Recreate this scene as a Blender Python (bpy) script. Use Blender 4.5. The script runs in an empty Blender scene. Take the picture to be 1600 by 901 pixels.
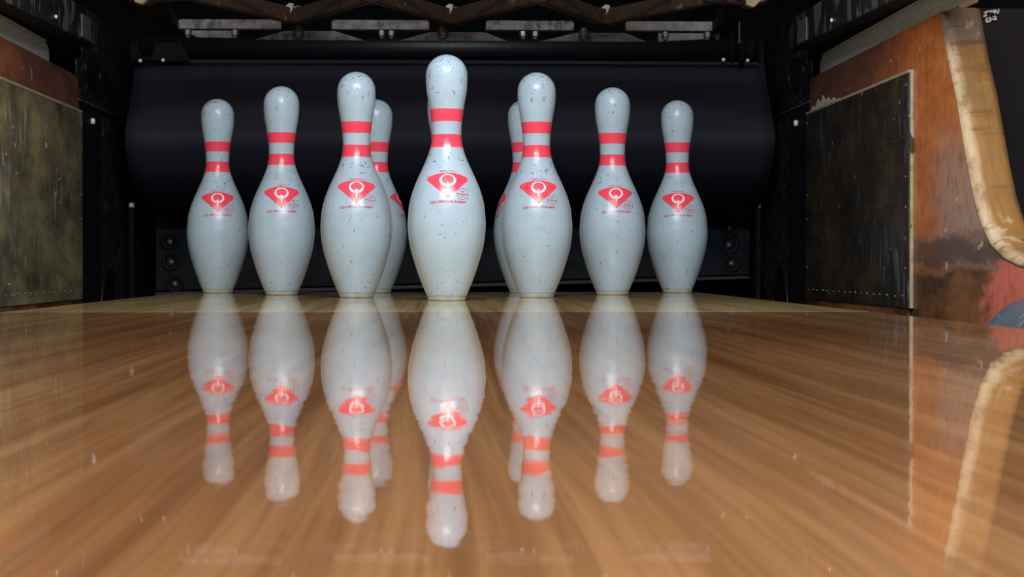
import bpy, bmesh, math, random
from mathutils import Vector, Matrix
random.seed(7)
S = bpy.context.scene
C = bpy.context.collection
PI = math.pi

# ------------------------------------------------------------------ camera
F = 2925.0                      # focal length in pixels of the 1600 px wide frame
H = 0.0565                      # camera height above the lane
cam = bpy.data.cameras.new('camera')
cam.sensor_width = 36.0
cam.lens = 36.0 * F / 1600.0
cam.clip_start = 0.01
cam.clip_end = 60
cam.dof.use_dof = True
cam.dof.focus_distance = 3.0
cam.dof.aperture_fstop = 46
co = bpy.data.objects.new('camera', cam)
C.objects.link(co)
co.location = (0, 0, H)
yaw = math.atan(102.0 / F)
pitch = math.atan(38.0 / F)
co.rotation_euler = (PI / 2 - pitch, 0, -yaw)
S.camera = co

# ------------------------------------------------------------------ world, lights, exposure
S.view_settings.view_transform = 'Standard'
S.view_settings.look = 'None'
S.view_settings.gamma = 1.0
S.view_settings.use_curve_mapping = False
S.view_settings.exposure = 0.18
w = bpy.data.worlds.new('world')
S.world = w
w.use_nodes = True
w.node_tree.nodes['Background'].inputs[0].default_value = (0.75, 0.85, 1.0, 1)
w.node_tree.nodes['Background'].inputs[1].default_value = 0.055


def area(name, loc, target, sx, sy, power, col):
    l = bpy.data.lights.new(name, 'AREA')
    l.shape = 'RECTANGLE'
    l.size, l.size_y, l.energy, l.color = sx, sy, power, col
    o = bpy.data.objects.new(name, l)
    C.objects.link(o)
    o.location = loc
    d = Vector(target) - Vector(loc)
    o.rotation_euler = d.to_track_quat('-Z', 'Y').to_euler()
    return o


area('pin_deck_lamp', (0.05, 2.02, 0.80), (0, 3.15, 0.2), 0.80, 0.07, 9.4, (0.82, 0.93, 1.0))
area('hall_ceiling_lamp', (0.0, -0.25, 2.5), (0, 0.5, 0), 2.4, 1.6, 94, (1.0, 0.93, 0.82))
area('hall_rear_lamp', (0.0, -2.2, 1.7), (0, 3.0, 0.2), 2.2, 0.5, 24, (0.85, 0.94, 1.0))


# ------------------------------------------------------------------ materials
def lin(c):
    return tuple(((v / 255) / 12.92 if v / 255 <= 0.04045 else ((v / 255 + 0.055) / 1.055) ** 2.4) for v in c) + (1,)


class NT:
    def __init__(self, name):
        self.m = bpy.data.materials.new(name)
        self.m.use_nodes = True
        self.t = self.m.node_tree
        self.b = self.t.nodes['Principled BSDF']

    def n(self, typ, **kw):
        x = self.t.nodes.new(typ)
        for k, v in kw.items():
            setattr(x, k, v)
        return x

    def l(self, a, b):
        self.t.links.new(a, b)

    def coord(self, scale=(1, 1, 1), offset=None, kind='Object', rot=(0, 0, 0), per_object=False):
        tc = self.n('ShaderNodeTexCoord')
        mp = self.n('ShaderNodeMapping')
        mp.inputs['Scale'].default_value = scale
        mp.inputs['Rotation'].default_value = rot
        if offset:
            mp.inputs['Location'].default_value = offset
        src = tc.outputs[kind]
        if per_object:
            oi = self.n('ShaderNodeObjectInfo')
            mu = self.n('ShaderNodeMath', operation='MULTIPLY')
            mu.inputs[1].default_value = 13.7
            self.l(oi.outputs['Random'], mu.inputs[0])
            ad = self.n('ShaderNodeVectorMath', operation='ADD')
            self.l(src, ad.inputs[0])
            self.l(mu.outputs[0], ad.inputs[1])
            src = ad.outputs[0]
        self.l(src, mp.inputs['Vector'])
        return mp.outputs[0]

    def noise(self, vec, scale, detail=4, rough=0.55, dist=0.0):
        x = self.n('ShaderNodeTexNoise')
        x.inputs['Scale'].default_value = scale
        x.inputs['Detail'].default_value = detail
        x.inputs['Roughness'].default_value = rough
        x.inputs['Distortion'].default_value = dist
        self.l(vec, x.inputs['Vector'])
        return x

    def ramp(self, fac, stops, interp='LINEAR'):
        r = self.n('ShaderNodeValToRGB')
        e = r.color_ramp.elements
        r.color_ramp.interpolation = interp
        while len(e) < len(stops):
            e.new(0.5)
        for i, (p, c) in enumerate(stops):
            e[i].position = p
            e[i].color = c if not isinstance(c, (int, float)) else (c, c, c, 1)
        self.l(fac, r.inputs[0])
        return r.outputs[0]

    def mix(self, fac, a, b, blend='MIX'):
        x = self.n('ShaderNodeMix', data_type='RGBA', blend_type=blend)
        if isinstance(fac, (int, float)):
            x.inputs[0].default_value = fac
        else:
            self.l(fac, x.inputs[0])
        for s, v in ((x.inputs[6], a), (x.inputs[7], b)):
            if isinstance(v, tuple):
                s.default_value = v
            else:
                self.l(v, s)
        return x.outputs[2]

    def math(self, op, a, b=None):
        x = self.n('ShaderNodeMath', operation=op)
        for i, v in enumerate((a, b)):
            if v is None:
                continue
            if isinstance(v, (int, float)):
                x.inputs[i].default_value = v
            else:
                self.l(v, x.inputs[i])
        return x.outputs[0]

    def xyz(self, kind='Object'):
        tc = self.n('ShaderNodeTexCoord')
        s = self.n('ShaderNodeSeparateXYZ')
        self.l(tc.outputs[kind], s.inputs[0])
        return s.outputs

    def smooth(self, v, a, b):
        x = self.n('ShaderNodeMapRange', interpolation_type='SMOOTHSTEP')
        x.inputs[1].default_value, x.inputs[2].default_value = a, b
        self.l(v, x.inputs[0])
        return x.outputs[0]

    def wobble(self, scale, amt, stretch=(1, 1, 1)):
        """micro-unevenness of a polished surface"""
        nz = self.noise(self.coord(stretch), scale, 3, 0.6)
        sb = self.n('ShaderNodeVectorMath', operation='SUBTRACT')
        self.l(nz.outputs['Color'], sb.inputs[0])
        sb.inputs[1].default_value = (0.5, 0.5, 0.5)
        sc = self.n('ShaderNodeVectorMath', operation='MULTIPLY')
        self.l(sb.outputs[0], sc.inputs[0])
        sc.inputs[1].default_value = amt
        g = self.n('ShaderNodeNewGeometry')
        ad = self.n('ShaderNodeVectorMath', operation='ADD')
        self.l(g.outputs['Normal'], ad.inputs[0])
        self.l(sc.outputs[0], ad.inputs[1])
        nm = self.n('ShaderNodeVectorMath', operation='NORMALIZE')
        self.l(ad.outputs[0], nm.inputs[0])
        self.l(nm.outputs[0], self.b.inputs['Normal'])

    def bump(self, h, strength=0.3, dist=0.002):
        x = self.n('ShaderNodeBump')
        x.inputs['Strength'].default_value = strength
        x.inputs['Distance'].default_value = dist
        self.l(h, x.inputs['Height'])
        self.l(x.outputs[0], self.b.inputs['Normal'])

    def done(self, col=None, rough=None, metal=None, spec=None):
        for k, v in (('Base Color', col), ('Roughness', rough), ('Metallic', metal), ('Specular IOR Level', spec)):
            if v is None:
                continue
            if isinstance(v, (int, float, tuple)):
                self.b.inputs[k].default_value = v
            else:
                self.l(v, self.b.inputs[k])
        return self.m


def worn(name, base, alt, rough=0.5, scale=30, stretch=(1, 1, 1), metal=0.0, chips=None, chip_thr=0.68, chip_scale=(60, 60, 25), spec=0.5, bump=0.25):
    t = NT(name)
    v = t.coord(stretch)
    n1 = t.noise(v, scale, 6, 0.65)
    col = t.mix(t.ramp(n1.outputs[0], [(0.3, 0), (0.7, 1)]), lin(base), lin(alt))
    if chips:
        n2 = t.noise(t.coord(chip_scale), 1.0, 3, 0.6)
        n3 = t.noise(t.coord((4, 4, 4), (3, 1, 7)), 1.0, 2, 0.5)
        f = t.ramp(t.math('ADD', n2.outputs[0], t.math('MULTIPLY', n3.outputs[0], 0.3)), [(chip_thr + 0.13, 0), (chip_thr + 0.17, 1)])
        col = t.mix(f, col, lin(chips))
    n4 = t.noise(v, scale * 4, 3)
    t.bump(n4.outputs[0], bump, 0.001)
    return t.done(col, t.ramp(n1.outputs[0], [(0.2, rough * 0.8), (0.8, min(1, rough * 1.25))]), metal, spec)


# polished lane wood: long grain along the lane, glossy finish
def lane_wood(name, c_dark, c_mid, c_light, rough, amt, wob_scale, ior):
    t = NT(name)
    # slow meander of the grain so that streaks bend into long flames
    w1 = t.noise(t.coord((3, 0.8, 1), (4, 1, 0)), 1.0, 2, 0.5)
    x, y, z = t.xyz()
    xw = t.math('ADD', x, t.math('MULTIPLY', t.math('SUBTRACT', w1.outputs[0], 0.5), 0.035))
    cb = t.n('ShaderNodeCombineXYZ')
    t.l(xw, cb.inputs[0])
    t.l(y, cb.inputs[1])

    def grain(sx, sy, ox, detail=4, rough_=0.6):
        mp = t.n('ShaderNodeMapping')
        mp.inputs['Scale'].default_value = (sx, sy, 1)
        mp.inputs['Location'].default_value = (ox, ox * 0.37, 0)
        t.l(cb.outputs[0], mp.inputs['Vector'])
        return t.noise(mp.outputs[0], 1.0, detail, rough_).outputs[0]
    n1 = grain(48, 0.8, 0.0)
    n2 = grain(170, 2.4, 5.0)
    n3 = grain(9, 0.7, 11.0, 2)
    n4 = grain(520, 7, 3.0, 2)
    a = t.ramp(n1, [(0.33, lin(c_dark)), (0.5, lin(c_mid)), (0.67, lin(c_light))])
    b = t.mix(t.ramp(n2, [(0.48, 0.0), (0.64, 0.55)]), a, lin(c_dark))
    b = t.mix(t.ramp(n2, [(0.36, 0.45), (0.46, 0.0)]), b, lin(c_light))
    c = t.mix(0.30, b, t.ramp(n3, [(0.38, lin(c_dark)), (0.62, lin(c_light))]))
    c = t.mix(t.ramp(n4, [(0.5, 0.0), (0.7, 0.3)]), c, lin(c_dark))
    # pale nicks
    nk = t.noise(t.coord((45, 14, 1), (2, 2, 0)), 1.0, 2, 0.5)
    c = t.mix(t.ramp(nk.outputs[0], [(0.775, 0), (0.80, 0.5)]), c, lin((235, 215, 180)))
    t.wobble(wob_scale, amt, (1, 0.6, 1))
    t.b.inputs['IOR'].default_value = ior
    return t.done(c, rough, 0.0, 0.5)


M = {}
M['lane'] = lane_wood('polished_lane_wood', (136, 92, 60), (186, 131, 88), (210, 160, 112), 0.02, (0.020, 0.006, 0), 120, 1.9)
M['deck'] = lane_wood('pin_deck_wood', (158, 124, 76), (220, 184, 120), (244, 214, 156), 0.05, (0.014, 0.006, 0), 120, 1.7)


def pin_white():
    t = NT('scuffed_pin_plastic')
    base = lin((176, 195, 212))
    v = t.coord((1, 1, 1), per_object=True)
    soft = t.noise(v, 22, 4, 0.6)
    col = t.mix(t.ramp(soft.outputs[0], [(0.35, 0), (0.75, 0.5)]), base, lin((154, 174, 186)))
    z = t.xyz()[2]
    # scuff density: head, shoulder ring and base carry the most marks
    dens = t.ramp(t.math('MULTIPLY', z, 2.5), [(0.0, 0.05), (0.06, 0.02), (0.2, 0.0), (0.48, 0.0), (0.54, 0.08), (0.6, 0.0), (0.78, 0.015), (0.9, 0.07)])
    for sc, off, rot, thr, dark in (((240, 240, 90), (0, 0, 0), (0.5, 0.3, 0), 0.745, (70, 78, 82)),
                                    ((110, 110, 320), (4, 2, 1), (0, 0.35, 0.4), 0.752, (74, 84, 88)),
                                    ((380, 380, 300), (7, 5, 3), (0.7, 0, 0.2), 0.75, (92, 104, 108))):
        nz = t.noise(t.coord(sc, off, rot=rot, per_object=True), 1.0, 1, 0.4)
        s = t.math('ADD', nz.outputs[0], dens)
        col = t.mix(t.ramp(s, [(thr, 0), (thr + 0.035, 0.68)]), col, lin(dark))
    return t.done(col, 0.27, 0.0, 0.5)


def print_mat(name, c, alt):
    t = NT(name)
    nz = t.noise(t.coord((1, 1, 1), per_object=True), 160, 3, 0.6)
    return t.done(t.mix(t.ramp(nz.outputs[0], [(0.66, 0), (0.74, 0.7)]), lin(c), lin(alt)), 0.22, 0.0, 0.5)


M['pin'] = pin_white()
M['red'] = print_mat('red_pin_print', (246, 74, 98), (205, 76, 92))
M['redline'] = print_mat('thin_red_print', (206, 62, 88), (206, 110, 128))
M['pale'] = print_mat('pale_pin_print', (238, 226, 232), (224, 208, 214))
M['pinbase'] = worn('pin_base_nylon', (184, 194, 196), (160, 170, 168), 0.4, 60, bump=0.1)

M['black'] = worn('black_painted_steel', (25, 26, 32), (17, 17, 22), 0.55, 18, chips=(92, 92, 100), chip_thr=0.62, chip_scale=(90, 90, 50))
M['blackplain'] = worn('black_matt_steel', (10, 10, 14), (7, 7, 10), 0.75, 25, spec=0.2)
M['rubber'] = worn('dark_rubber_curtain', (40, 41, 54), (34, 35, 46), 0.75, 300, spec=0.3, bump=0.5)
M['rod'] = worn('black_roller_tube', (24, 24, 31), (18, 18, 24), 0.45, 120)
M['board'] = worn('navy_cushion_board', (22, 24, 34), (14, 15, 22), 0.6, 22, bump=0.3, spec=0.2)
M['rust'] = worn('brown_cast_iron', (66, 48, 39), (44, 34, 29), 0.5, 24, chips=(104, 82, 62), chip_thr=0.68, chip_scale=(40, 40, 60))
M['alu'] = worn('grey_cast_bar', (116, 111, 118), (82, 79, 86), 0.65, 55, chips=(64, 60, 66), chip_thr=0.6)
M['bolt'] = worn('dull_bolt_steel', (120, 112, 108), (80, 74, 72), 0.35, 60, metal=0.6)
M['shiny'] = worn('bright_rivet_steel', (250, 250, 252), (235, 235, 238), 0.25, 60, metal=0.0, bump=0.0)
M['tip'] = worn('pale_gripper_plastic', (150, 130, 104), (112, 94, 72), 0.5, 60)
M['greymetal'] = worn('grey_green_sheet_steel', (196, 208, 206), (160, 172, 172), 0.45, 30, stretch=(1, 1, 6), metal=0.0, bump=0.1)
M['gutter'] = worn('blue_grey_gutter', (172, 186, 206), (136, 150, 170), 0.4, 30, chips=(210, 214, 220), chip_thr=0.64, chip_scale=(50, 30, 50))
M['trimworn'] = worn('worn_pale_edge', (205, 190, 168), (150, 132, 108), 0.6, 70)
M['edgeworn'] = worn('worn_bronze_edge', (150, 130, 98), (196, 184, 160), 0.5, 40, chips=(70, 54, 36), chip_thr=0.58, chip_scale=(40, 40, 14))
M['beam'] = worn('scraped_dark_beam', (34, 33, 38), (22, 22, 26), 0.45, 20, chips=(88, 86, 97), chip_thr=0.53, chip_scale=(60, 22, 9))
M['rivet'] = worn('dull_rivet_steel', (176, 170, 156), (130, 124, 112), 0.4, 400)
M['chipwhite'] = worn('chipped_white_filler', (236, 226, 212), (200, 186, 168), 0.6, 80)
M['mark'] = worn('white_paint_marker', (225, 222, 212), (190, 188, 180), 0.6, 90)


def kick_paint():
    t = NT('scuffed_orange_brown_paint')
    x, y, z = t.xyz()
    n = t.noise(t.coord((1, 0.25, 1)), 26, 6, 0.7)
    nl = t.noise(t.coord((1, 0.35, 1)), 9, 4, 0.65)
    nf = t.noise(t.coord((1, 0.3, 0.2)), 150, 4, 0.65)
    n0 = t.math('SUBTRACT', n.outputs[0], 0.5)
    l0 = t.math('SUBTRACT', nl.outputs[0], 0.5)
    orange = t.mix(t.ramp(n.outputs[0], [(0.35, 0), (0.65, 1)]), lin((232, 140, 72)), lin((198, 108, 54)))
    brown = t.mix(t.ramp(n.outputs[0], [(0.35, 0), (0.65, 1)]), lin((150, 92, 74)), lin((104, 68, 60)))
    yw = t.math('ADD', y, t.math('MULTIPLY', l0, 0.35))
    col = t.mix(t.smooth(yw, 3.0, 3.4), orange, brown)
    # worn greyish patch near the nosing, grime band and stained foot
    zw = t.math('ADD', t.math('ADD', z, t.math('MULTIPLY', n0, 0.07)), t.math('MULTIPLY', l0, 0.09))
    ys = t.math('ADD', y, t.math('MULTIPLY', l0, 0.25))
    scuff = t.math('MULTIPLY', t.smooth(zw, 0.30, 0.17), t.smooth(ys, 2.98, 2.80))
    col = t.mix(t.math('MULTIPLY', scuff, 0.85), col, lin((186, 154, 138)))
    dark = t.math('MULTIPLY', t.smooth(zw, 0.112, 0.085), t.math('SUBTRACT', 1.0, t.smooth(zw, 0.072, 0.05)))
    col = t.mix(t.math('MULTIPLY', dark, 0.8), col, lin((78, 60, 54)))
    low = t.smooth(zw, 0.065, 0.045)
    col = t.mix(low, col, t.mix(t.ramp(nl.outputs[0], [(0.42, 0), (0.58, 1)]), lin((160, 104, 62)), lin((88, 56, 34))))
    red = t.math('MULTIPLY', t.smooth(t.math('ADD', yw, t.math('MULTIPLY', n0, 0.14)), 2.62, 2.55), t.smooth(z, 0.066, 0.058))
    col = t.mix(red, col, lin((250, 130, 108)))
    ch = t.noise(t.coord((60, 24, 34)), 1.0, 2, 0.5)
    col = t.mix(t.ramp(ch.outputs[0], [(0.72, 0), (0.75, 0.85)]), col, lin((222, 200, 168)))
    col = t.mix(t.ramp(nf.outputs[0], [(0.48, 0), (0.72, 0.5)]), col, lin((104, 68, 50)))
    t.bump(nf.outputs[0], 0.15, 0.001)
    return t.done(col, 0.38, 0.0, 0.4)


M['kick'] = kick_paint()


def plate_mat(name, a, b, c, scr, patch):
    t = NT(name)
    n1 = t.noise(t.coord((1, 1.3, 3.2)), 2.6, 6, 0.7)
    n2 = t.noise(t.coord((1, 60, 14)), 1.0, 5, 0.7)
    n3 = t.noise(t.coord((1, 3.5, 7), (0, 3, 2)), 1.0, 3, 0.6)
    n5 = t.noise(t.coord((1, 45, 160)), 1.0, 3, 0.7)
    col = t.ramp(n1.outputs[0], [(0.36, lin(a)), (0.5, lin(b)), (0.64, lin(c))])
    col = t.mix(t.ramp(n3.outputs[0], [(0.50, 0), (0.66, 0.8)]), col, lin(patch))
    col = t.mix(t.ramp(n5.outputs[0], [(0.5, 0), (0.75, 0.5)]), col, lin(a))
    f = t.math('ADD', n2.outputs[0], t.math('MULTIPLY', n3.outputs[0], 0.45))
    col = t.mix(t.ramp(f, [(0.80, 0), (0.95, 0.75)]), col, lin(scr))
    n4 = t.noise(t.coord((1, 50, 70)), 1.0, 2, 0.6)
    g = t.math('ADD', n4.outputs[0], t.math('MULTIPLY', t.math('SUBTRACT', n3.outputs[0], 0.5), 0.35))
    col = t.mix(t.ramp(g, [(0.72, 0), (0.76, 0.9)]), col, lin(tuple(min(255, v + 50) for v in scr)))
    t.bump(n2.outputs[0], 0.2, 0.001)
    return t.done(col, 0.42, 0.1, 0.5)


M['plate_left'] = plate_mat('streaked_olive_plate', (86, 77, 60), (134, 124, 94), (176, 166, 114), (204, 196, 174), (108, 98, 84))
M['plate_right'] = plate_mat('blackened_plate', (30, 26, 23), (54, 45, 33), (84, 69, 42), (118, 115, 122), (40, 38, 42))  # darker base colours than the left plate


def ply_mat():
    t = NT('bare_plywood_edge')
    x, y, z = t.xyz()
    ax = t.math('ABSOLUTE', x)
    n = t.noise(t.coord((6, 1, 1)), 26, 5, 0.65)
    st = t.noise(t.coord((140, 3, 3)), 1.0, 3, 0.6)
    col = t.mix(st.outputs[0], lin((186, 136, 76)), lin((134, 92, 48)))
    axw = t.math('ADD', ax, t.math('MULTIPLY', n.outputs[0], 0.014))
    col = t.mix(t.smooth(axw, 0.786, 0.772), col, lin((212, 182, 146)))
    gz = t.math('ADD', z, t.math('MULTIPLY', n.outputs[0], 0.10))
    col = t.mix(t.math('MULTIPLY', t.smooth(gz, 0.425, 0.455), 0.8), col, lin((130, 112, 104)))
    cr = t.noise(t.coord((8, 60, 60)), 1.0, 3, 0.6)
    col = t.mix(t.ramp(cr.outputs[0], [(0.56, 0), (0.68, 0.7)]), col, lin((112, 76, 42)))
    bl = t.noise(t.coord((30, 14, 14)), 1.0, 4, 0.65)
    col = t.mix(t.ramp(bl.outputs[0], [(0.48, 0), (0.66, 0.75)]), col, lin((142, 104, 66)))
    col = t.mix(t.ramp(bl.outputs[0], [(0.30, 0.6), (0.40, 0)]), col, lin((222, 200, 170)))
    t.bump(n.outputs[0], 0.5, 0.003)
    return t.done(col, 0.5, 0, 0.4)


M['ply'] = ply_mat()
M['masking'] = worn('dark_purple_black_laminate', (24, 17, 26), (17, 13, 21), 0.5, 12, bump=0.05, spec=0.15)


# ------------------------------------------------------------------ mesh helpers
def link(name, me, mat, parent=None, smooth=False):
    o = bpy.data.objects.new(name, me)
    C.objects.link(o)
    if mat is not None and not me.materials:
        me.materials.append(M[mat])
    if parent is not None:
        o.parent = parent
    if smooth:
        for p in me.polygons:
            p.use_smooth = True
    return o


def bm_mesh(bm, name='mesh'):
    bmesh.ops.recalc_face_normals(bm, faces=bm.faces)
    me = bpy.data.meshes.new(name)
    bm.to_mesh(me)
    bm.free()
    return me


def bevel_all(bm, r, seg=2):
    if r > 0:
        es = [e for e in bm.edges if len(e.link_faces) == 2 and e.calc_face_angle(0) > 0.5]
        bmesh.ops.bevel(bm, geom=es, offset=r, segments=seg, affect='EDGES', profile=0.5, clamp_overlap=True)


def box(name, x0, x1, y0, y1, z0, z1, mat, parent=None, bev=0.0):
    bm = bmesh.new()
    vs = [bm.verts.new(((x0, x1)[i & 1], (y0, y1)[i >> 1 & 1], (z0, z1)[i >> 2 & 1])) for i in range(8)]
    for f in ((0, 1, 3, 2), (4, 5, 7, 6), (0, 1, 5, 4), (2, 3, 7, 6), (0, 2, 6, 4), (1, 3, 7, 5)):
        bm.faces.new([vs[i] for i in f])
    bmesh.ops.recalc_face_normals(bm, faces=bm.faces)
    bevel_all(bm, bev)
    return link(name, bm_mesh(bm), mat, parent)


def prism(name, pts, axis, a, b, mat, parent=None, bev=0.0):
    """polygon extruded along axis ('x': pts are (y,z); 'y': (x,z); 'z': (x,y))"""
    bm = bmesh.new()

    def P(p, t):
        return {'x': (t, p[0], p[1]), 'y': (p[0], t, p[1]), 'z': (p[0], p[1], t)}[axis]
    A = [bm.verts.new(P(p, a)) for p in pts]
    B = [bm.verts.new(P(p, b)) for p in pts]
    n = len(pts)
    bm.faces.new(A)
    bm.faces.new(B[::-1])
    for i in range(n):
        bm.faces.new((A[i], A[(i + 1) % n], B[(i + 1) % n], B[i]))
    bmesh.ops.recalc_face_normals(bm, faces=bm.faces)
    bevel_all(bm, bev)
    return link(name, bm_mesh(bm), mat, parent)


def holed_plate(name, outer, holes, axis, a, b, mat, parent=None):
    """flat plate with real holes cut through, extruded along an axis"""
    cu = bpy.data.curves.new('outline', 'CURVE')
    cu.dimensions = '2D'
    cu.fill_mode = 'BOTH'
    cu.extrude = abs(b - a) / 2
    for loop in [outer] + holes:
        s = cu.splines.new('POLY')
        s.points.add(len(loop) - 1)
        for q, p in zip(s.points, loop):
            q.co = (p[0], p[1], 0, 1)
        s.use_cyclic_u = True
    t = bpy.data.objects.new('outline', cu)
    me = bpy.data.meshes.new_from_object(t)
    bpy.data.objects.remove(t)
    mid = (a + b) / 2
    for v in me.vertices:
        u, q, d = v.co
        v.co = {'x': (mid + d, u, q), 'y': (u, mid + d, q), 'z': (u, q, mid + d)}[axis]
    bm = bmesh.new()
    bm.from_mesh(me)
    bmesh.ops.remove_doubles(bm, verts=bm.verts, dist=1e-5)
    bpy.data.meshes.remove(me)
    return link(name, bm_mesh(bm), mat, parent)


def ellipse(cx, cy, rx, ry, n=28):
    return [(cx + rx * math.cos(2 * PI * i / n), cy + ry * math.sin(2 * PI * i / n)) for i in range(n)]


def lathe_bm(bm, prof, seg=40, M4=None):
    rings = []
    for r, z in prof:
        if r < 1e-6:
            rings.append([bm.verts.new((0, 0, z))])
        else:
            rings.append([bm.verts.new((r * math.cos(2 * PI * i / seg), r * math.sin(2 * PI * i / seg), z)) for i in range(seg)])
    for a, b in zip(rings, rings[1:]):
        for i in range(seg):
            j = (i + 1) % seg
            if len(a) == 1 and len(b) > 1:
                bm.faces.new((a[0], b[j], b[i]))
            elif len(b) == 1 and len(a) > 1:
                bm.faces.new((a[i], a[j], b[0]))
            elif len(a) > 1:
                bm.faces.new((a[i], a[j], b[j], b[i]))
    if M4 is not None:
        vs = [v for r in rings for v in r]
        bmesh.ops.transform(bm, matrix=M4, verts=vs)


def lathe(name, prof, mat, parent=None, loc=(0, 0, 0), direction=(0, 0, 1), seg=24, smooth=True):
    bm = bmesh.new()
    q = Vector((0, 0, 1)).rotation_difference(Vector(direction)).to_matrix().to_4x4()
    lathe_bm(bm, prof, seg, Matrix.Translation(loc) @ q)
    o = link(name, bm_mesh(bm), mat, parent, smooth)
    return o


def bolt(name, loc, direction, r, h, mat='bolt', parent=None, seg=12):
    return lathe(name, [(0, 0), (r, 0), (r, h * 0.55), (r * 0.8, h * 0.85), (r * 0.4, h), (0, h)], mat, parent, loc, direction, seg, True)


def beam_between(name, p, q, wdt, hgt, mat, parent=None, bev=0.003):
    """rectangular bar from p to q, upright cross-section"""
    p, q = Vector(p), Vector(q)
    d = (q - p).normalized()
    side = d.cross(Vector((0, 0, 1))).normalized() * wdt / 2
    up = side.cross(d).normalized() * hgt / 2
    bm = bmesh.new()
    A = [bm.verts.new(p + a * side + b * up) for a, b in ((-1, -1), (1, -1), (1, 1), (-1, 1))]
    B = [bm.verts.new(q + a * side + b * up) for a, b in ((-1, -1), (1, -1), (1, 1), (-1, 1))]
    bm.faces.new(A)
    bm.faces.new(B[::-1])
    for i in range(4):
        bm.faces.new((A[i], A[(i + 1) % 4], B[(i + 1) % 4], B[i]))
    bmesh.ops.recalc_face_normals(bm, faces=bm.faces)
    bevel_all(bm, bev)
    return link(name, bm_mesh(bm), mat, parent)


def empty(name, loc=(0, 0, 0)):
    o = bpy.data.objects.new(name, None)
    o.empty_display_size = 0.05
    C.objects.link(o)
    o.location = loc
    return o


def tag(o, label=None, cat=None, group=None, kind=None):
    for k, v in (('label', label), ('category', cat), ('group', group), ('kind', kind)):
        if v:
            o[k] = v
    return o


def px(x, y, D):
    """point seen at photo pixel (x, y) at distance D down the lane (measuring aid)"""
    s = F / D
    return ((x - 698.0) / s, D, H + (413.0 - y) / s)


# ------------------------------------------------------------------ the lane and pin deck
LL, LR = -0.525, 0.505           # lane edges
SEAM, TAIL = 2.22, 3.80
def ground(name, y0, y1, mat):
    return tag(box(name, LL, LR, y0, y1, -0.06, 0, mat, None, 0.0015), kind='structure')
fl = ground('floor', -1.2, SEAM - 0.0006, 'lane')
tag(fl, 'polished wooden bowling lane mirroring the pins')
dk = ground('floor_deck', SEAM, TAIL, 'deck')
tag(dk, 'paler wooden pin deck under the pins')
tag(box('trim_1', LL, LR, TAIL, TAIL + 0.03, -0.075, -0.0005, 'kick', None, 0.002), 'dark tail plank at the end of the pin deck', kind='structure')
tag(box('floor_pit', -0.9, 0.9, TAIL + 0.031, 5.1, -0.32, -0.28, 'blackplain'), 'black floor of the pit behind the pins', kind='structure')
tag(box('wall_back', -1.2, 1.2, 5.1, 5.14, -0.32, 0.97, 'blackplain'), 'black rear wall behind the pit', kind='structure')  # added to close off the pit and hold its darkness
tag(box('ceiling', -1.2, 1.2, 3.25, 5.1, 0.95, 0.97, 'blackplain'), 'black underside of the machine frame', kind='structure')  # unseen panel added to keep hall light off the pit
tag(box('floor_base', -1.6, 1.6, -1.2, TAIL + 0.03, -0.14, -0.11, 'blackplain'), 'dark bed below lane and gutters', kind='structure')


# ------------------------------------------------------------------ gutters
def gutter(sg, lane_edge, label):
    e = abs(lane_edge) + 0.006
    prof = [(e, -0.012), (e + 0.01, -0.045), (e + 0.05, -0.078), (e + 0.10, -0.084), (e + 0.135, -0.072), (0.682, -0.046),
            (0.702, -0.026), (0.722, -0.007), (0.740, 0.006), (0.7565, 0.011)]
    pts = []
    for i in range(len(prof) - 1):                     # smooth the trough
        p0, p1, p2, p3 = prof[max(i - 1, 0)], prof[i], prof[i + 1], prof[min(i + 2, len(prof) - 1)]
        for k in range(4):
            t = k / 4
            pts.append(tuple(0.5 * (2 * p1[j] + (p2[j] - p0[j]) * t + (2 * p0[j] - 5 * p1[j] + 4 * p2[j] - p3[j]) * t * t + (3 * p1[j] - p0[j] - 3 * p2[j] + p3[j]) * t ** 3) for j in (0, 1)))
    pts.append(prof[-1])
    g = empty('gutter', (0, 0, 0))
    bm = bmesh.new()
    rows = []
    for y in (-1.2, 2.43):
        rows.append([bm.verts.new((sg * x, y, z)) for x, z in pts] + [bm.verts.new((sg * x, y, z - 0.006)) for x, z in reversed(pts)])
    n = len(rows[0])
    for i in range(n):
        bm.faces.new((rows[0][i], rows[0][(i + 1) % n], rows[1][(i + 1) % n], rows[1][i]))
    h = len(pts)
    for r in rows:
        for i in range(h - 1):
            bm.faces.new((r[i], r[i + 1], r[n - 2 - i], r[n - 1 - i]))
    link('trough', bm_mesh(bm), 'gutter', g, True)
    box('flat_channel', sg * e, sg * 0.755, 2.44, TAIL, -0.105, -0.092, 'black', g)
    return tag(g, label, 'gutter')


gutter(1, LR, 'blue-grey gutter trough beside the red-painted kickback at right')
gutter(-1, LL, 'gutter trough along the lane below the olive plate at left')

# ------------------------------------------------------------------ kickback side walls
KX = 0.76
curve_pts = [(2.862, 0.444), (2.845, 0.415), (2.815, 0.365), (2.77, 0.305), (2.735, 0.245), (2.70, 0.188), (2.672, 0.148),
             (2.635, 0.112), (2.59, 0.085), (2.53, 0.066), (2.464, 0.056), (2.36, 0.051), (2.2, 0.049)]


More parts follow.
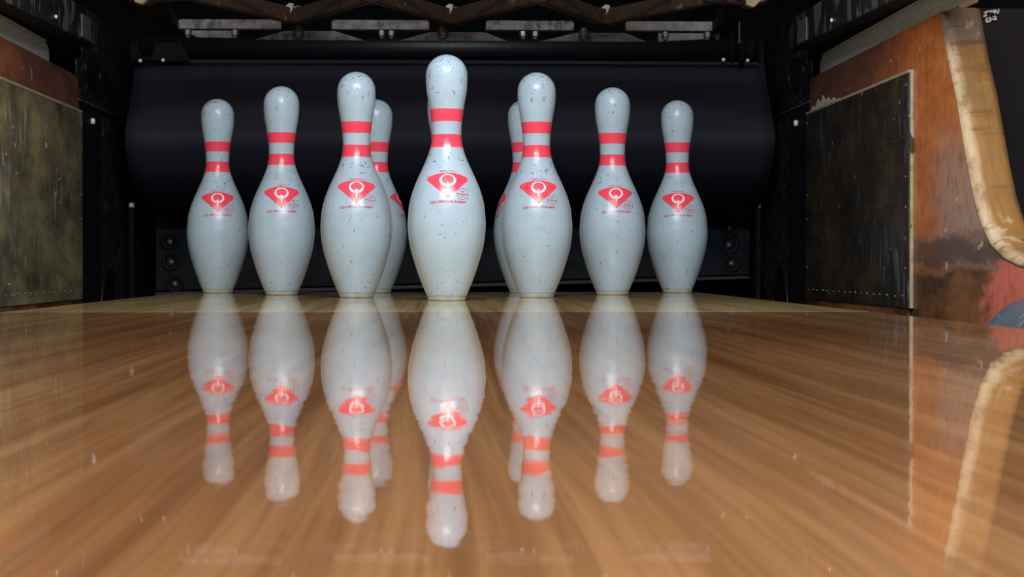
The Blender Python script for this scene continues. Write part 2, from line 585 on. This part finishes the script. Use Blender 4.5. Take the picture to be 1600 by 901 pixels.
def kickback(sg, side):
    root = empty('wall_' + side)
    prof = [(3.9, -0.105), (3.9, 0.444)] + curve_pts + [(2.2, -0.105)]
    prism('kickback_board', prof, 'x', sg * KX, sg * (KX + 0.058), 'kick', root)
    # bare plywood nosing following the curved front edge
    bm = bmesh.new()
    n = len(curve_pts)
    rows = []
    for i, (y, z) in enumerate(curve_pts):
        a = Vector(curve_pts[max(i - 1, 0)])
        b = Vector(curve_pts[min(i + 1, n - 1)])
        t = (b - a).normalized()
        nrm = Vector((t.y, -t.x))
        if nrm.x > 0 and abs(nrm.x) > abs(nrm.y):
            nrm = -nrm
        if nrm.y < 0 and abs(nrm.y) >= abs(nrm.x):
            nrm = -nrm
        sec = []
        jit = 0.0018 * math.sin(i * 2.7) + 0.0012 * math.sin(i * 5.1)
        for dx, dn in ((0.0, -0.004), (-0.0015, 0.002), (0.004 + jit, 0.008), (0.014, 0.0115), (0.03, 0.012), (0.05, 0.0115), (0.0585, 0.009), (0.0585, -0.004)):
            sec.append(bm.verts.new((sg * (KX + dx), y + nrm.x * dn, z + nrm.y * dn)))
        rows.append(sec)
    for a, b in zip(rows, rows[1:]):
        for k in range(7):
            bm.faces.new((a[k], a[k + 1], b[k + 1], b[k]))
        bm.faces.new((a[7], a[0], b[0], b[7]))
    bm.faces.new(rows[0])
    bm.faces.new(rows[-1][::-1])
    link('front_nosing', bm_mesh(bm), 'ply', root, True)
    # wear plate
    xp = KX - 0.008
    box('wear_plate', sg * xp, sg * KX, 3.03, 3.9, -0.016, 0.368, 'plate_' + side, root, 0.0008)
    box('top_edge_strip', sg * (xp - 0.0006), sg * KX, 3.03, 3.9, 0.3682, 0.3735, 'trimworn', root, 0.001)
    box('front_edge_strip', sg * (xp + 0.002), sg * KX, 3.024, 3.0298, -0.016, 0.3735, 'edgeworn', root, 0.0012)
    box('bottom_batten', sg * (xp + 0.002), sg * KX, 3.04, 3.9, -0.034, -0.0165, 'kick', root, 0.001)
    bm = bmesh.new()
    for k in range(17):
        y = 3.07 + k * 0.05 + random.uniform(-0.008, 0.008)
        rs = random.uniform(0.5, 1.0)
        T = Matrix.Translation((sg * (xp - 0.0002), y, 0.004 + random.uniform(-0.001, 0.001))) @ Matrix.Rotation(-sg * PI / 2, 4, 'Y')
        lathe_bm(bm, [(0.0022 * rs, 0), (0.0016 * rs, 0.0012), (0, 0.0016)], 8, T)
    for k in (0, 2, 3, 6):
        for y in (3.045, 3.885):
            T = Matrix.Translation((sg * (xp - 0.0002), y, 0.05 + k * 0.05)) @ Matrix.Rotation(-sg * PI / 2, 4, 'Y')
            lathe_bm(bm, [(0.0018, 0), (0.0014, 0.001), (0, 0.0014)], 8, T)
    tag(link('rivets', bm_mesh(bm), 'rivet', root, True), kind='stuff')
    # grey steel rail above the board
    ye = 3.62 if side == 'left' else 3.80
    prism('top_rail', [(2.72, 0.4445), (ye, 0.4445), (ye, 0.468), (ye - 0.03, 0.479), (2.72, 0.479)], 'x', sg * (KX + 0.001), sg * (KX + 0.009), 'greymetal', root, 0.0008)
    box('rail_lip', sg * (KX - 0.001), sg * (KX + 0.012), 2.72, ye - 0.03, 0.4792, 0.4815, 'trimworn', root)
    if side == 'left':
        for yy, zz in ((3.10, 0.425), (3.46, 0.405)):
            box('paint_chip', sg * (KX - 0.0008), sg * KX, yy, yy + 0.008, zz - 0.011, zz + 0.01, 'tip', root, 0.0003)
    else:
        rg = [(3.895, 0.3737)]
        tops = [0.376, 0.384, 0.379, 0.394, 0.383, 0.397, 0.384, 0.389, 0.379, 0.384, 0.377, 0.378]
        for k, tz in enumerate(tops):
            rg.append((3.89 - k * 0.026, tz))
        rg.append((3.59, 0.3737))
        prism('paint_chip', rg, 'x', KX - 0.0012, KX, 'chipwhite', root)
    # rear steel side sheet with its two cut-outs
    xs = KX + 0.004
    out = [(3.79, -0.28), (5.1, -0.28), (5.1, 0.60), (3.98, 0.60), (3.96, 0.482), (3.79, 0.482)]
    holes = [ellipse(4.08, 0.472, 0.085, 0.034), ellipse(4.27, -0.060, 0.10, 0.106)]
    hp = [(3.905, -0.28)] + out[1:3] + [(3.98, 0.60), (3.96, 0.484), (3.905, 0.484)]
    holed_plate('rear_sheet', hp, holes, 'x', sg * xs, sg * (xs + 0.003), 'black', root)
    for (cy, cz, rx, rz) in ((4.08, 0.472, 0.085, 0.034), (4.27, -0.060, 0.10, 0.106)):
        # rolled rim of the cut-out
        bm = bmesh.new()
        E = ellipse(cy, cz, rx, rz, 40)
        R = []
        for (a, b) in E:
            d = Vector((a - cy, b - cz)).normalized() * 0.004
            R.append([bm.verts.new((sg * (xs - 0.003), a, b)), bm.verts.new((sg * (xs - 0.003), a + d.x, b + d.y)), bm.verts.new((sg * (xs + 0.003), a + d.x, b + d.y)), bm.verts.new((sg * (xs + 0.003), a, b))])
        for i in range(40):
            for k in range(4):
                bm.faces.new((R[i][k], R[i][(k + 1) % 4], R[(i + 1) % 40][(k + 1) % 4], R[(i + 1) % 40][k]))
        link('cutout_rim', bm_mesh(bm), 'rod', root, True)
    box('lower_liner', sg * (xs - 0.004), sg * (xs - 0.0005), 3.905, 4.14, -0.28, 0.395, 'board', root, 0.001)
    box('seam_strip', sg * (xs - 0.005), sg * (xs - 0.0005), 3.905, 4.36, 0.396, 0.3985, 'alu', root)
    bolt('sheet_bolt', (sg * (xs - 0.004), 4.04, 0.362), (-sg, 0, 0), 0.007, 0.008, 'shiny', root)
    return tag(root, {'left': 'left kickback wall with streaked olive wear plate', 'right': 'right kickback wall with blackened wear plate and curved plywood front'}[side], kind='structure')


kickback(-1, 'left')
kickback(1, 'right')
for sg, nm in ((-1, 'left'), (1, 'right')):
    tag(box('wall_outer_' + nm, sg * 0.98, sg * 1.0, 3.0, 5.1, -0.3, 0.72, 'blackplain'), 'dark partition between neighbouring lanes on the %s' % nm, kind='structure')  # added so the cut-outs look dark instead of showing world light


# masking panel between lanes, with painted marks
def division(sg, label, marks):
    r = empty('division_panel', (sg * 0.83, 2.85, 0))
    def L(x, y, z):
        return (x - sg * 0.83, y - 2.85, z)
    bm = bmesh.new()
    A = [(2.885, 0.455), (2.79, 0.112), (2.80, 0.100), (2.84, 0.100), (2.925, 0.455)]
    V = [[bm.verts.new(L(sg * x, y, z)) for y, z in A] for x in (0.8225, 1.3)]
    bm.faces.new(V[0]); bm.faces.new(V[1][::-1])
    for i in range(5):
        bm.faces.new((V[0][i], V[0][(i + 1) % 5], V[1][(i + 1) % 5], V[1][i]))
    bmesh.ops.recalc_face_normals(bm, faces=bm.faces)
    bevel_all(bm, 0.003, 2)
    link('panel', bm_mesh(bm), 'masking', r)
    a, b = Vector(L(sg * 0.8235, 2.8835, 0.452)), Vector(L(sg * 0.8235, 2.788, 0.113))
    beam_between('edge_bead', a, b, 0.0025, 0.0025, 'alu', r, 0.0)
    if marks:
        strokes = [[(0, 0), (1.3, 1.5), (0.2, 1.9), (2.3, 2.9), (0.2, 0.2), (-.2, -.9), (1.2, 0.1)], [(2.6, 2.9), (3.4, 1.9), (3.9, 3.3), (4.6, 2.0), (5.2, 3.4)],
                   [(5.3, 1.2), (6.0, 3.6), (6.9, 1.2), (7.6, 4.0), (7.4, 1.8)],
                   [(1.6, -1.4), (0.6, -2.8), (0.9, -4.2), (1.9, -4.0), (1.7, -3.0), (0.8, -3.2)],
                   [(2.9, -1.0), (2.4, -1.9), (3.3, -2.9), (2.7, -3.7), (2.2, -3.0), (3.2, -1.8), (2.9, -1.0)], [(3.7, -2.2), (4.3, -2.0)],
                   [(4.6, -0.9), (5.7, -0.3), (6.0, -1.2), (4.5, -2.6), (6.2, -2.3)]]
        up = (a - b).normalized()
        nrm = Vector((0, -up.z, up.y)).normalized()
        if nrm.y > 0:
            nrm = -nrm
        org = a + Vector((0.0085, 0, 0)) - up * 0.012 + nrm * 0.0026
        for s in strokes:
            bm = bmesh.new()
            P = [org + Vector((1, 0, 0)) * (u * 0.0031) + up * (v * 0.0027) for u, v in s]
            for p, q in zip(P, P[1:]):
                d = (q - p).normalized()
                sd = d.cross(nrm).normalized() * 0.0010
                e = d * 0.0006
                lo = [bm.verts.new(k) for k in (p - sd - e, p + sd - e, q + sd + e, q - sd + e)]
                hi = [bm.verts.new(v.co + nrm * 0.0005) for v in lo]
                bm.faces.new(hi)
                for i in range(4):
                    bm.faces.new((lo[i], lo[(i + 1) % 4], hi[(i + 1) % 4], hi[i]))
            link('painted_mark', bm_mesh(bm), 'mark', r)
    return tag(r, label, 'panel')


division(1, 'dark purple-black panel with white hand-painted marks beside the curved plywood edge', True)
wb = prism('wood_block', [(0.792, 0.449), (0.822, 0.461), (0.832, 0.50), (0.792, 0.50)], 'y', 2.875, 2.96, 'ply', None, 0.001)
tag(wb, 'small plywood block above the curved right kickback', 'block')


# ------------------------------------------------------------------ pit: curtain, roller, cushion board, posts
def curtain():
    r = empty('pit_curtain', (0, 4.3, 0.53))
    prof = [(4.335, 0.575), (4.325, 0.545), (4.315, 0.515), (4.275, 0.463), (4.225, 0.405), (4.188, 0.362), (4.178, 0.34), (4.19, 0.31), (4.24, 0.262), (4.32, 0.22), (4.41, 0.19)]
    pts = []
    for i in range(len(prof) - 1):
        p0, p1, p2, p3 = prof[max(i - 1, 0)], prof[i], prof[i + 1], prof[min(i + 2, len(prof) - 1)]
        for k in range(5):
            t = k / 5
            pts.append(tuple(0.5 * (2 * p1[j] + (p2[j] - p0[j]) * t + (2 * p0[j] - 5 * p1[j] + 4 * p2[j] - p3[j]) * t * t + (3 * p1[j] - p0[j] - 3 * p2[j] + p3[j]) * t ** 3) for j in (0, 1)))
    pts.append(prof[-1])
    bm = bmesh.new()
    NX = 40
    G = []
    for (y, z) in pts:
        row = []
        for i in range(NX + 1):
            u = -1 + 2 * i / NX
            x = 0.724 * u + 0.012
            row.append(bm.verts.new((x, y - 4.3 + 0.004 * math.sin(3 * u + z * 9), z - 0.53)))
        G.append(row)
    for a, b in zip(G, G[1:]):
        for i in range(NX):
            bm.faces.new((a[i], a[i + 1], b[i + 1], b[i]))
    o = link('rubber_sheet', bm_mesh(bm), 'rubber', r, True)
    md = o.modifiers.new('thick', 'SOLIDIFY')
    md.thickness = 0.006
    lathe('roller_tube', [(0, -0.70), (0.027, -0.70), (0.027, 0.70), (0, 0.70)], 'rod', r, (0, 0.005, 0.025), (1, 0, 0), 32)
    # seam fold under the tube
    beam_between('hem', (-0.715, -0.006, -0.012), (0.715, -0.006, -0.012), 0.004, 0.006, 'rubber', r, 0.001)
    # notched tab at one end, clamp flanges at the other
    N = [(-0.716, -0.013), (-0.716, 0.030), (-0.696, 0.030)]
    for k in range(9):
        a = PI + PI * k / 8
        N.append((-0.679 + 0.017 * math.cos(a), 0.012 + 0.017 * math.sin(a)))
    N += [(-0.662, 0.030), (-0.60, 0.028), (-0.58, -0.013)]
    prism('notched_tab', N, 'y', -0.030, -0.026, 'blackplain', r, 0.0006)
    for x, rr, wd in ((0.655, 0.040, 0.006), (0.676, 0.046, 0.008), (0.700, 0.032, 0.03)):
        lathe('clamp_flange', [(0, -wd / 2), (rr, -wd / 2), (rr, wd / 2), (0, wd / 2)], 'blackplain', r, (x, 0.005, 0.025), (1, 0, 0), 28)
    box('hanger_strap', 0.666, 0.672, -0.035, 0.03, 0.03, 0.12, 'rod', r, 0.001)
    for (u, v) in ((225, 99), (260, 98), (1130, 94), (1168, 95)):
        q = px(u, v, 4.28)
        bolt('rivet', (q[0], q[1] - 4.3 - 0.012, q[2] - 0.53), (0, -1, 0), 0.0045, 0.008, 'shiny', r)
    return tag(r, 'black rubber pit curtain bulging behind the pins below its roller tube', 'curtain')


curtain()

cb = empty('cushion_board', (0, 4.6, 0))
prism('board', [(-0.712, 0.175), (0.752, 0.213), (0.748, 0.030), (-0.712, -0.01)], 'y', 0, 0.03, 'board', cb, 0.003)
prism('bottom_lip', [(-0.712, -0.012), (0.748, 0.028), (0.748, 0.020), (-0.712, -0.022)], 'y', -0.006, 0.03, 'rod', cb, 0.001)
for (u, v, rr) in ((1142, 355, .024), (1141, 382, .025), (1145, 411, .023), (268, 377, .022), (270, 409, .023), (276, 443, .022)):
    q = px(u, v, 4.6)
    wsh = lathe('washer', [(0.5 * rr, 0.001), (0.62 * rr, 0.004), (0.85 * rr, 0.0055), (rr, 0.004), (rr, -0.002), (0.5 * rr, -0.002), (0.5 * rr, 0.001)], 'board', cb, (q[0], 0, q[2]), (0, -1, 0), 28)
    bolt('bolt_head', (q[0], 0.001, q[2] - 0.002), (0, -1, 0), rr * 0.36, 0.006, 'bolt', wsh)
tag(cb, 'dark board with round washers standing below the curtain', 'board')

for sg, lab in ((1, 'thin black steel post beside the right end of the washer board'), (-1, 'thin black steel post beside the left end of the washer board')):
    p = empty('side_post', (sg * 0.738, 4.42, -0.28))
    box('upright', -0.006, 0.006, -0.008, 0.008, 0, 0.47, 'blackplain', p, 0.002)
    box('foot', -0.014, 0.014, -0.03, 0.03, 0, 0.012, 'blackplain', p, 0.002)
    bolt('top_bolt', (0, 0, 0.469), (0, 0, 1), 0.007, 0.012, 'shiny', p)
    tag(p, lab, 'post')


# ------------------------------------------------------------------ pinsetter deck overhead
ps = empty('pinsetter', (0, 3.6, 0.52))
def W(x, y, z):
    return (x, y - 3.6, z - 0.52)
DB = 3.78
sb = F / DB
def bar_px(name, poly, d0, d1, mat, bev=0.0015):
    """plate drawn in the plane of the deck's rear edge"""
    return prism(name, [((u - 698) / sb, H + (413 - v) / sb - 0.52) for u, v in poly], 'y', d0 - 3.6, d1 - 3.6, mat, ps, bev)
for a, b in ((282, 441), (519, 671), (759, 897), (978, 1137)):
    bar_px('angle_bar', [(a, 35), (a + 3, 33), (b - 3, 33), (b, 36), (b, 48), (a, 48)], DB, DB + 0.025, 'alu')
    m_ = (a + b) / 2 + 2
    bar_px('joint_rib', [(m_ - 2, 33.6), (m_ + 2, 33.6), (m_ + 2, 47.6), (m_ - 2, 47.6)], DB - 0.0015, DB + 0.004, 'alu', 0.0)
for poly in ([(290, 50), (372, 50), (372, 62), (310, 61)], [(398, 64), (446, 50), (524, 50), (572, 65)], [(622, 65), (672, 51), (758, 51), (794, 65)],
             [(844, 65), (900, 51), (978, 51), (1012, 65)], [(1029, 51), (1110, 51), (1112, 60), (1029, 65)]):
    bar_px('tie_plate', poly, DB + 0.004, DB + 0.014, 'alu')
for u, v, rr in ((468, 53, .0115), (692, 53, .0115), (913, 54, .0115)):
    q = px(u, v, DB - 0.014)
    lathe('stud', [(0, -0.011), (rr * 0.7, -0.011), (rr * 0.75, -0.006), (rr, -0.005), (rr, 0.006), (rr * 0.7, 0.007), (rr * 0.7, 0.012), (0, 0.012)], 'bolt', ps, W(*q), (0, 0, 1), 12, False)
for u in (297, 370, 597, 612, 817, 836, 1040, 1106, 1122):
    q = px(u, 56, DB + 0.001)
    bm = bmesh.new()
    lathe_bm(bm, [(0, -0.008), (0.0045, -0.008), (0.0055, -0.003), (0.0075, -0.002), (0.0075, 0.008), (0, 0.008)], 6, Matrix.Translation(W(*q)))
    link('nut', bm_mesh(bm), 'bolt', ps)
# zig-zag ribs and pin cups
ZB = 0.545
low = [(-0.296, 3.72), (0.009, 3.72), (0.310, 3.72)]
high = [(-0.466, 3.40), (-0.136, 3.42), (0.168, 3.42), (0.494, 3.40)]
for i, (x, y) in enumerate(low):
    for (hx, hy) in (high[i], high[i + 1]):
        d = Vector((hx - x, hy - y)).normalized()
        beam_between('deck_rib', W(x + d.x * 0.012, y + d.y * 0.012, ZB), W(hx, hy, ZB + 0.003), 0.022, 0.03, 'rust', ps)
    # pin cup ring
    bm = bmesh.new()
    R = []
    for k in range(48):
        a = 2 * PI * k / 48
        R.append([bm.verts.new(W(x + r_ * math.cos(a), 3.575 + r_ * math.sin(a), z_)) for r_, z_ in ((0.130, 0.556), (0.138, 0.556), (0.138, 0.564), (0.130, 0.564))])
    for k in range(48):
        for j in range(4):
            bm.faces.new((R[k][j], R[k][(j + 1) % 4], R[(k + 1) % 48][(j + 1) % 4], R[(k + 1) % 48][j]))
    link('pin_cup', bm_mesh(bm), 'rust', ps, False)
    lathe('cup_bolt', [(0, 0), (0.008, 0), (0.008, 0.012), (0.005, 0.013), (0.005, 0.035), (0, 0.035)], 'bolt', ps, W(x + 0.004, y - 0.012, 0.531), (0, 0, 1), 10)
    box('lug', *[v for v in (x + 0.014 , x + 0.020)], y - 3.6 - 0.02, y - 3.6 + 0.0, 0.010, 0.034, 'alu', ps, 0.001)
    prism('gripper_tip', [(x - 0.012, 0.030), (x - 0.004, 0.036), (x + 0.004, 0.034), (x + 0.001, 0.024), (x - 0.003, 0.016), (x - 0.003, 0.027)], 'y', 3.60 - 3.6, 3.61 - 3.6, 'tip', ps)
for (hx, hy) in high:
    lathe('rib_joint', [(0, -0.012), (0.016, -0.012), (0.020, -0.006), (0.020, 0.022), (0, 0.022)], 'rust', ps, W(hx, hy, ZB), (0, 0, 1), 14)
# end castings and arms
for sg, cx in ((-1, -0.545), (1, 0.552)):
    bm = bmesh.new()
    pts = [(-0.05, 0.03), (-0.048, 0.004), (-0.022, -0.012), (0.002, -0.016), (0.018, -0.006), (0.055, 0.004), (0.055, 0.04), (-0.05, 0.045)]
    prism('end_casting', [(cx + sg * -p[0] * 1.0, 0.022 + p[1]) for p in pts], 'y', 3.38 - 3.6, 3.47 - 3.6, 'rust', ps, 0.003)
    bm.free()
    prism('cast_boss', [(cx - 0.012, 0.004), (cx + 0.002, -0.001), (cx + 0.016, 0.012), (cx + 0.010, 0.03), (cx - 0.010, 0.03)], 'y', 3.365 - 3.6, 3.382 - 3.6, 'tip', ps, 0.002)
    beam_between('end_rib', W(cx, 3.42, ZB), W(sg * 0.47, 3.40, ZB + 0.004), 0.03, 0.03, 'rust', ps)
    beam_between('end_arm', W(cx - sg * 0.01, 3.45, 0.537), W(sg * 0.555, 3.79, 0.536), 0.035, 0.026, 'blackplain', ps)
tag(ps, 'greasy brown cast pinsetter deck with grey bars hanging over the pins', 'machine')

# side beams of the machine frame
for sg, nm in ((-1, 'left'), (1, 'right')):
    b = empty('machine_beam', (sg * 0.71, 3.2, 0.5))
    prism('beam', [(2.45 - 3.2, 0.455 - 0.5), (3.74 - 3.2, 0.490 - 0.5), (3.74 - 3.2, 0.548 - 0.5), (2.45 - 3.2, 0.548 - 0.5)], 'x', -0.014, 0.014, 'beam', b, 0.003)
    prism('bottom_flange', [(2.45 - 3.2, 0.4515 - 0.5), (3.74 - 3.2, 0.4865 - 0.5), (3.74 - 3.2, 0.4895 - 0.5), (2.45 - 3.2, 0.4545 - 0.5)], 'x', -0.016, 0.012, 'blackplain', b, 0.0008)
    box('end_bracket', -0.022, 0.02, 3.742 - 3.2, 3.752 - 3.2, -0.014, 0.036, 'blackplain', b, 0.002)
    box('bracket_tab', -sg * 0.0145 - 0.002, -sg * 0.0145 + 0.002, 3.60 - 3.2, 3.69 - 3.2, -0.010, 0.034, 'alu', b, 0.001)
    bolt('beam_bolt', (-sg * 0.0145, 3.36 - 3.2, -0.004), (-sg, 0, 0), 0.0035, 0.004, 'shiny', b)
    tag(b, 'scraped dark machine beam above the %s' % {'left': 'olive-plated kickback', 'right': 'orange-brown kickback'}[nm], 'beam')

# ------------------------------------------------------------------ bowling pins
IN = 0.0254
PROF = [(0.0, 1.125), (0.10, 1.15), (0.27, 1.205), (0.75, 1.414), (1.5, 1.705), (2.25, 1.953), (3.375, 2.255), (4.5, 2.383), (5.2, 2.352), (5.875, 2.2815), (6.6, 2.095), (7.25, 1.8515),
        (7.95, 1.535), (8.625, 1.236), (9.0, 1.095), (9.375, 0.9825), (9.7, 0.918), (10.0, 0.8985), (10.4, 0.905), (10.875, 0.935), (11.3, 0.985), (11.75, 1.047), (12.2, 1.125), (12.625, 1.203),
        (13.1, 1.256), (13.5, 1.2735), (13.727, 1.273)]


def r_at(zi):
    for i in range(len(PROF) - 1):
        z1, z2 = PROF[i][0], PROF[i + 1][0]
        if z1 <= zi <= z2:
            p0, p1, p2, p3 = PROF[max(i - 1, 0)], PROF[i], PROF[i + 1], PROF[min(i + 2, len(PROF) - 1)]
            m1 = (p2[1] - p0[1]) / max(p2[0] - p0[0], 1e-6)
            m2 = (p3[1] - p1[1]) / max(p3[0] - p1[0], 1e-6)
            h = z2 - z1
            t = (zi - z1) / h
            return ((2 * t ** 3 - 3 * t * t + 1) * p1[1] + (t ** 3 - 2 * t * t + t) * h * m1 + (-2 * t ** 3 + 3 * t * t) * p2[1] + (t ** 3 - t * t) * h * m2)
    if zi > 13.727:
        return math.sqrt(max(0.0, 1.273 ** 2 - (zi - 13.727) ** 2))
    return PROF[0][1]


def rad(z):
    return r_at(z / IN) * IN


def pin_body():
    bm = bmesh.new()
    prof = [(rad(0.0075) - 0.0012, 0.0066), (rad(0.0075), 0.0076)]
    z = 0.010
    while z < 13.7 * IN:
        prof.append((rad(z), z))
        z += 0.004
    for k in range(15):
        a = (PI / 2) * k / 14
        prof.append((1.273 * IN * math.cos(a) if k < 14 else 0, (13.727 + 1.273 * math.sin(a)) * IN))
    lathe_bm(bm, [(0, 0.0066)] + prof, 64)
    return bm_mesh(bm, 'pin_body')


def pin_base():
    bm = bmesh.new()
    lathe_bm(bm, [(0, 0), (1.08 * IN, 0), (1.125 * IN, 0.001), (rad(0.0062), 0.0060), (rad(0.0062) - 0.001, 0.0066), (0, 0.0066)], 64)
    return bm_mesh(bm, 'pin_base')


def stripe(z0, z1):
    bm = bmesh.new()
    n = 8
    prof = [(rad(z0) - 0.0003, z0)] + [(rad(z0 + (z1 - z0) * k / n) + 0.00025, z0 + (z1 - z0) * k / n) for k in range(n + 1)] + [(rad(z1) - 0.0003, z1)]
    lathe_bm(bm, prof, 64)
    return bm_mesh(bm, 'stripe')


def wrap(bm, off, zfun=lambda u, v: v):
    """cut flat print (u = sideways, v = height) into small cells and lay it on the pin's surface"""
    for k in range(-10, 11):
        g = bm.verts[:] + bm.edges[:] + bm.faces[:]
        bmesh.ops.bisect_plane(bm, geom=g, plane_co=(k * 0.0045, 0, 0), plane_no=(1, 0, 0))
    for k in range(0, 14):
        g = bm.verts[:] + bm.edges[:] + bm.faces[:]
        bmesh.ops.bisect_plane(bm, geom=g, plane_co=(0, 0.142 + k * 0.0048, 0), plane_no=(0, 1, 0))
    for v in bm.verts:
        u, q = v.co.x, zfun(v.co.x, v.co.y)
        r = rad(q) + off
        a = math.asin(max(-0.98, min(0.98, u / r)))
        v.co = (r * math.sin(a), -r * math.cos(a), q)
    bmesh.ops.triangulate(bm, faces=[f for f in bm.faces if len(f.verts) > 4])
    for f in bm.faces:
        f.normal_update()
        c = f.calc_center_median()
        if f.normal.x * c.x + f.normal.y * c.y < 0:
            f.normal_flip()
    me = bpy.data.meshes.new('print')
    bm.to_mesh(me)
    bm.free()
    for p in me.polygons:
        p.use_smooth = True
    return me


def poly_bm(polys):
    bm = bmesh.new()
    for p in polys:
        bm.faces.new([bm.verts.new((x, y, 0)) for x, y in p])
    return bm


def emblem_mesh():
    p = []
    for k in range(25):                       # arched top
        u = -0.0285 + 0.057 * k / 24
        p.append((u, 0.1965 - 0.0066 * (u / 0.0285) ** 2))
    p += [(0.0303, 0.1881), (0.0313, 0.1861), (0.0308, 0.1840), (0.029, 0.1822)]
    p += [(0.002, 0.1590), (0.0, 0.1582), (-0.002, 0.1590)]
    p += [(-0.029, 0.1822), (-0.0308, 0.1840), (-0.0313, 0.1861), (-0.0303, 0.1881)]
    return wrap(poly_bm([p]), 0.0003)


def ring_polys(cx, cy, ro, ri, dcy, n=40, sx=1.28, gap=0.0):
    out = []
    for k in range(n):
        a0, a1 = 2 * PI * k / n, 2 * PI * (k + 1) / n
        if gap and abs(((a0 + a1) / 2) - 1.5 * PI) < gap:
            continue
        out.append([(cx + sx * ro * math.cos(a0), cy + ro * math.sin(a0)), (cx + sx * ro * math.cos(a1), cy + ro * math.sin(a1)),
                    (cx + sx * ri * math.cos(a1), cy + dcy + ri * math.sin(a1)), (cx + sx * ri * math.cos(a0), cy + dcy + ri * math.sin(a0))])
    return out


def text_bm(s, height, width, cu, cv, shear=0.0, bold=0.0):
    cur = bpy.data.curves.new('t', 'FONT')
    cur.body = s
    cur.resolution_u = 3
    cur.shear = shear
    cur.offset = bold
    t = bpy.data.objects.new('t', cur)
    me = bpy.data.meshes.new_from_object(t)
    bpy.data.objects.remove(t)
    xs = [v.co.x for v in me.vertices]
    ys = [v.co.y for v in me.vertices]
    x0, x1, y0, y1 = min(xs), max(xs), min(ys), max(ys)
    bm = bmesh.new()
    bm.from_mesh(me)
    bpy.data.meshes.remove(me)
    for v in bm.verts:
        v.co = (cu + ((v.co.x - x0) / (x1 - x0) - 0.5) * width, cv + ((v.co.y - y0) / (y1 - y0) - 0.5) * height, 0)
    return bm


BODY, BASE = pin_body(), pin_base()
ST1, ST2 = stripe(0.2767, 0.2958), stripe(0.2368, 0.2568)
EMB = emblem_mesh()
RING = wrap(poly_bm(ring_polys(0, 0.1845, 0.0100, 0.0071, 0.0010, gap=0.20)), 0.0006)
TAIL_M = wrap(poly_bm([[(-0.0020, 0.1815), (0.0020, 0.1815), (0.0014, 0.1720), (0.0004, 0.1662), (-0.0004, 0.1662), (-0.0014, 0.1720)]]), 0.0006)
arch = lambda u, v: v - 2.6 * u * u
NAME = wrap(text_bm('QUBICAAMF', 0.0042, 0.055, 0.0, 0.1518, 0.15, 0.022), 0.0004, arch)
SMALL = wrap(text_bm('AMFLITE II', 0.0018, 0.026, 0.0, 0.1990, 0.0, 0.02), 0.0004, lambda u, v: v - 5.0 * u * u)
BADGE = wrap(poly_bm(ring_polys(0.0225, 0.1634, 0.0088, 0.0082, 0, 36, 1.0) + [[(0.0140, 0.1644), (0.0310, 0.1628), (0.0310, 0.1617), (0.0140, 0.1633)]]), 0.0004)
BTXT = wrap(text_bm('USBC', 0.0022, 0.007, 0.0226, 0.1672, 0.0, 0.01), 0.0004)
BTX2 = wrap(text_bm('APPROVED', 0.0014, 0.008, 0.0222, 0.1593, 0.0, 0.01), 0.0004)
for me, m in ((BODY, 'pin'), (BASE, 'pinbase'), (ST1, 'red'), (ST2, 'red'), (EMB, 'red'), (RING, 'pale'), (TAIL_M, 'pale'), (NAME, 'redline'), (SMALL, 'redline'), (BADGE, 'redline'), (BTXT, 'redline'), (BTX2, 'redline')):
    me.materials.append(M[m])
for me in (BODY, BASE, ST1, ST2):
    for p in me.polygons:
        p.use_smooth = True
for me in (BODY, BASE, ST1, ST2):
    me.set_sharp_from_angle(angle=math.radians(50))


def pin(x, y, turn, label):
    r = empty('bowling_pin', (x, y, 0.0002))
    r.rotation_euler = (0, 0, math.radians(turn))
    link('body', BODY, None, r)
    tag(link('base_ring', BASE, None, r), 'slightly darker base ring')
    tag(link('neck_stripe', ST1, None, r), 'upper red neck stripe')
    tag(link('neck_stripe', ST2, None, r), 'lower red neck stripe')
    e = tag(link('emblem', EMB, None, r), 'red triangular emblem')
    link('emblem_ring', RING, None, e)
    link('emblem_tail', TAIL_M, None, e)
    tag(link('lettering', NAME, None, r), 'thin red maker name below the emblem')
    link('small_lettering', SMALL, None, r)
    b = tag(link('round_badge', BADGE, None, r), 'thin red round badge')
    link('badge_lettering', BTXT, None, b)
    link('badge_lettering', BTX2, None, b)
    return tag(r, label, 'bowling pin', 'rack of ten bowling pins')


Y1, DY, DX = 2.91, 0.264, 0.1524
def face(x, y, extra=0.0):                     # roughly facing down the lane
    return -math.degrees(math.atan2(x, y)) + extra
spots = [
    (0.000, 0, 2, 'bowling pin standing frontmost at the centre of the rack'),
    (-DX, 1, 0, 'bowling pin in the second row, just left of the frontmost pin'),
    (DX, 1, 4, 'bowling pin in the second row, just right of the frontmost pin'),
    (-2 * DX + 0.003, 2, 0, 'bowling pin second from the left edge of the rack'),
    (-0.003, 2, 0, 'bowling pin almost fully hidden directly behind the frontmost pin'),
    (2 * DX, 2, 8, 'bowling pin second from the right edge of the rack'),
    (-3 * DX + 0.007, 3, 0, 'leftmost bowling pin in the back row corner'),
    (-DX + 0.0135, 3, 78, 'back-row bowling pin peeking out right of the second-row left pin'),
    (DX + 0.0005, 3, -86, 'back-row bowling pin peeking out left of the second-row right pin'),
    (3 * DX, 3, 2, 'rightmost bowling pin in the back row corner'),
]
for x, row, tw, lab in spots:
    y = Y1 + DY * row
    pin(x, y, face(x, y, tw), lab)
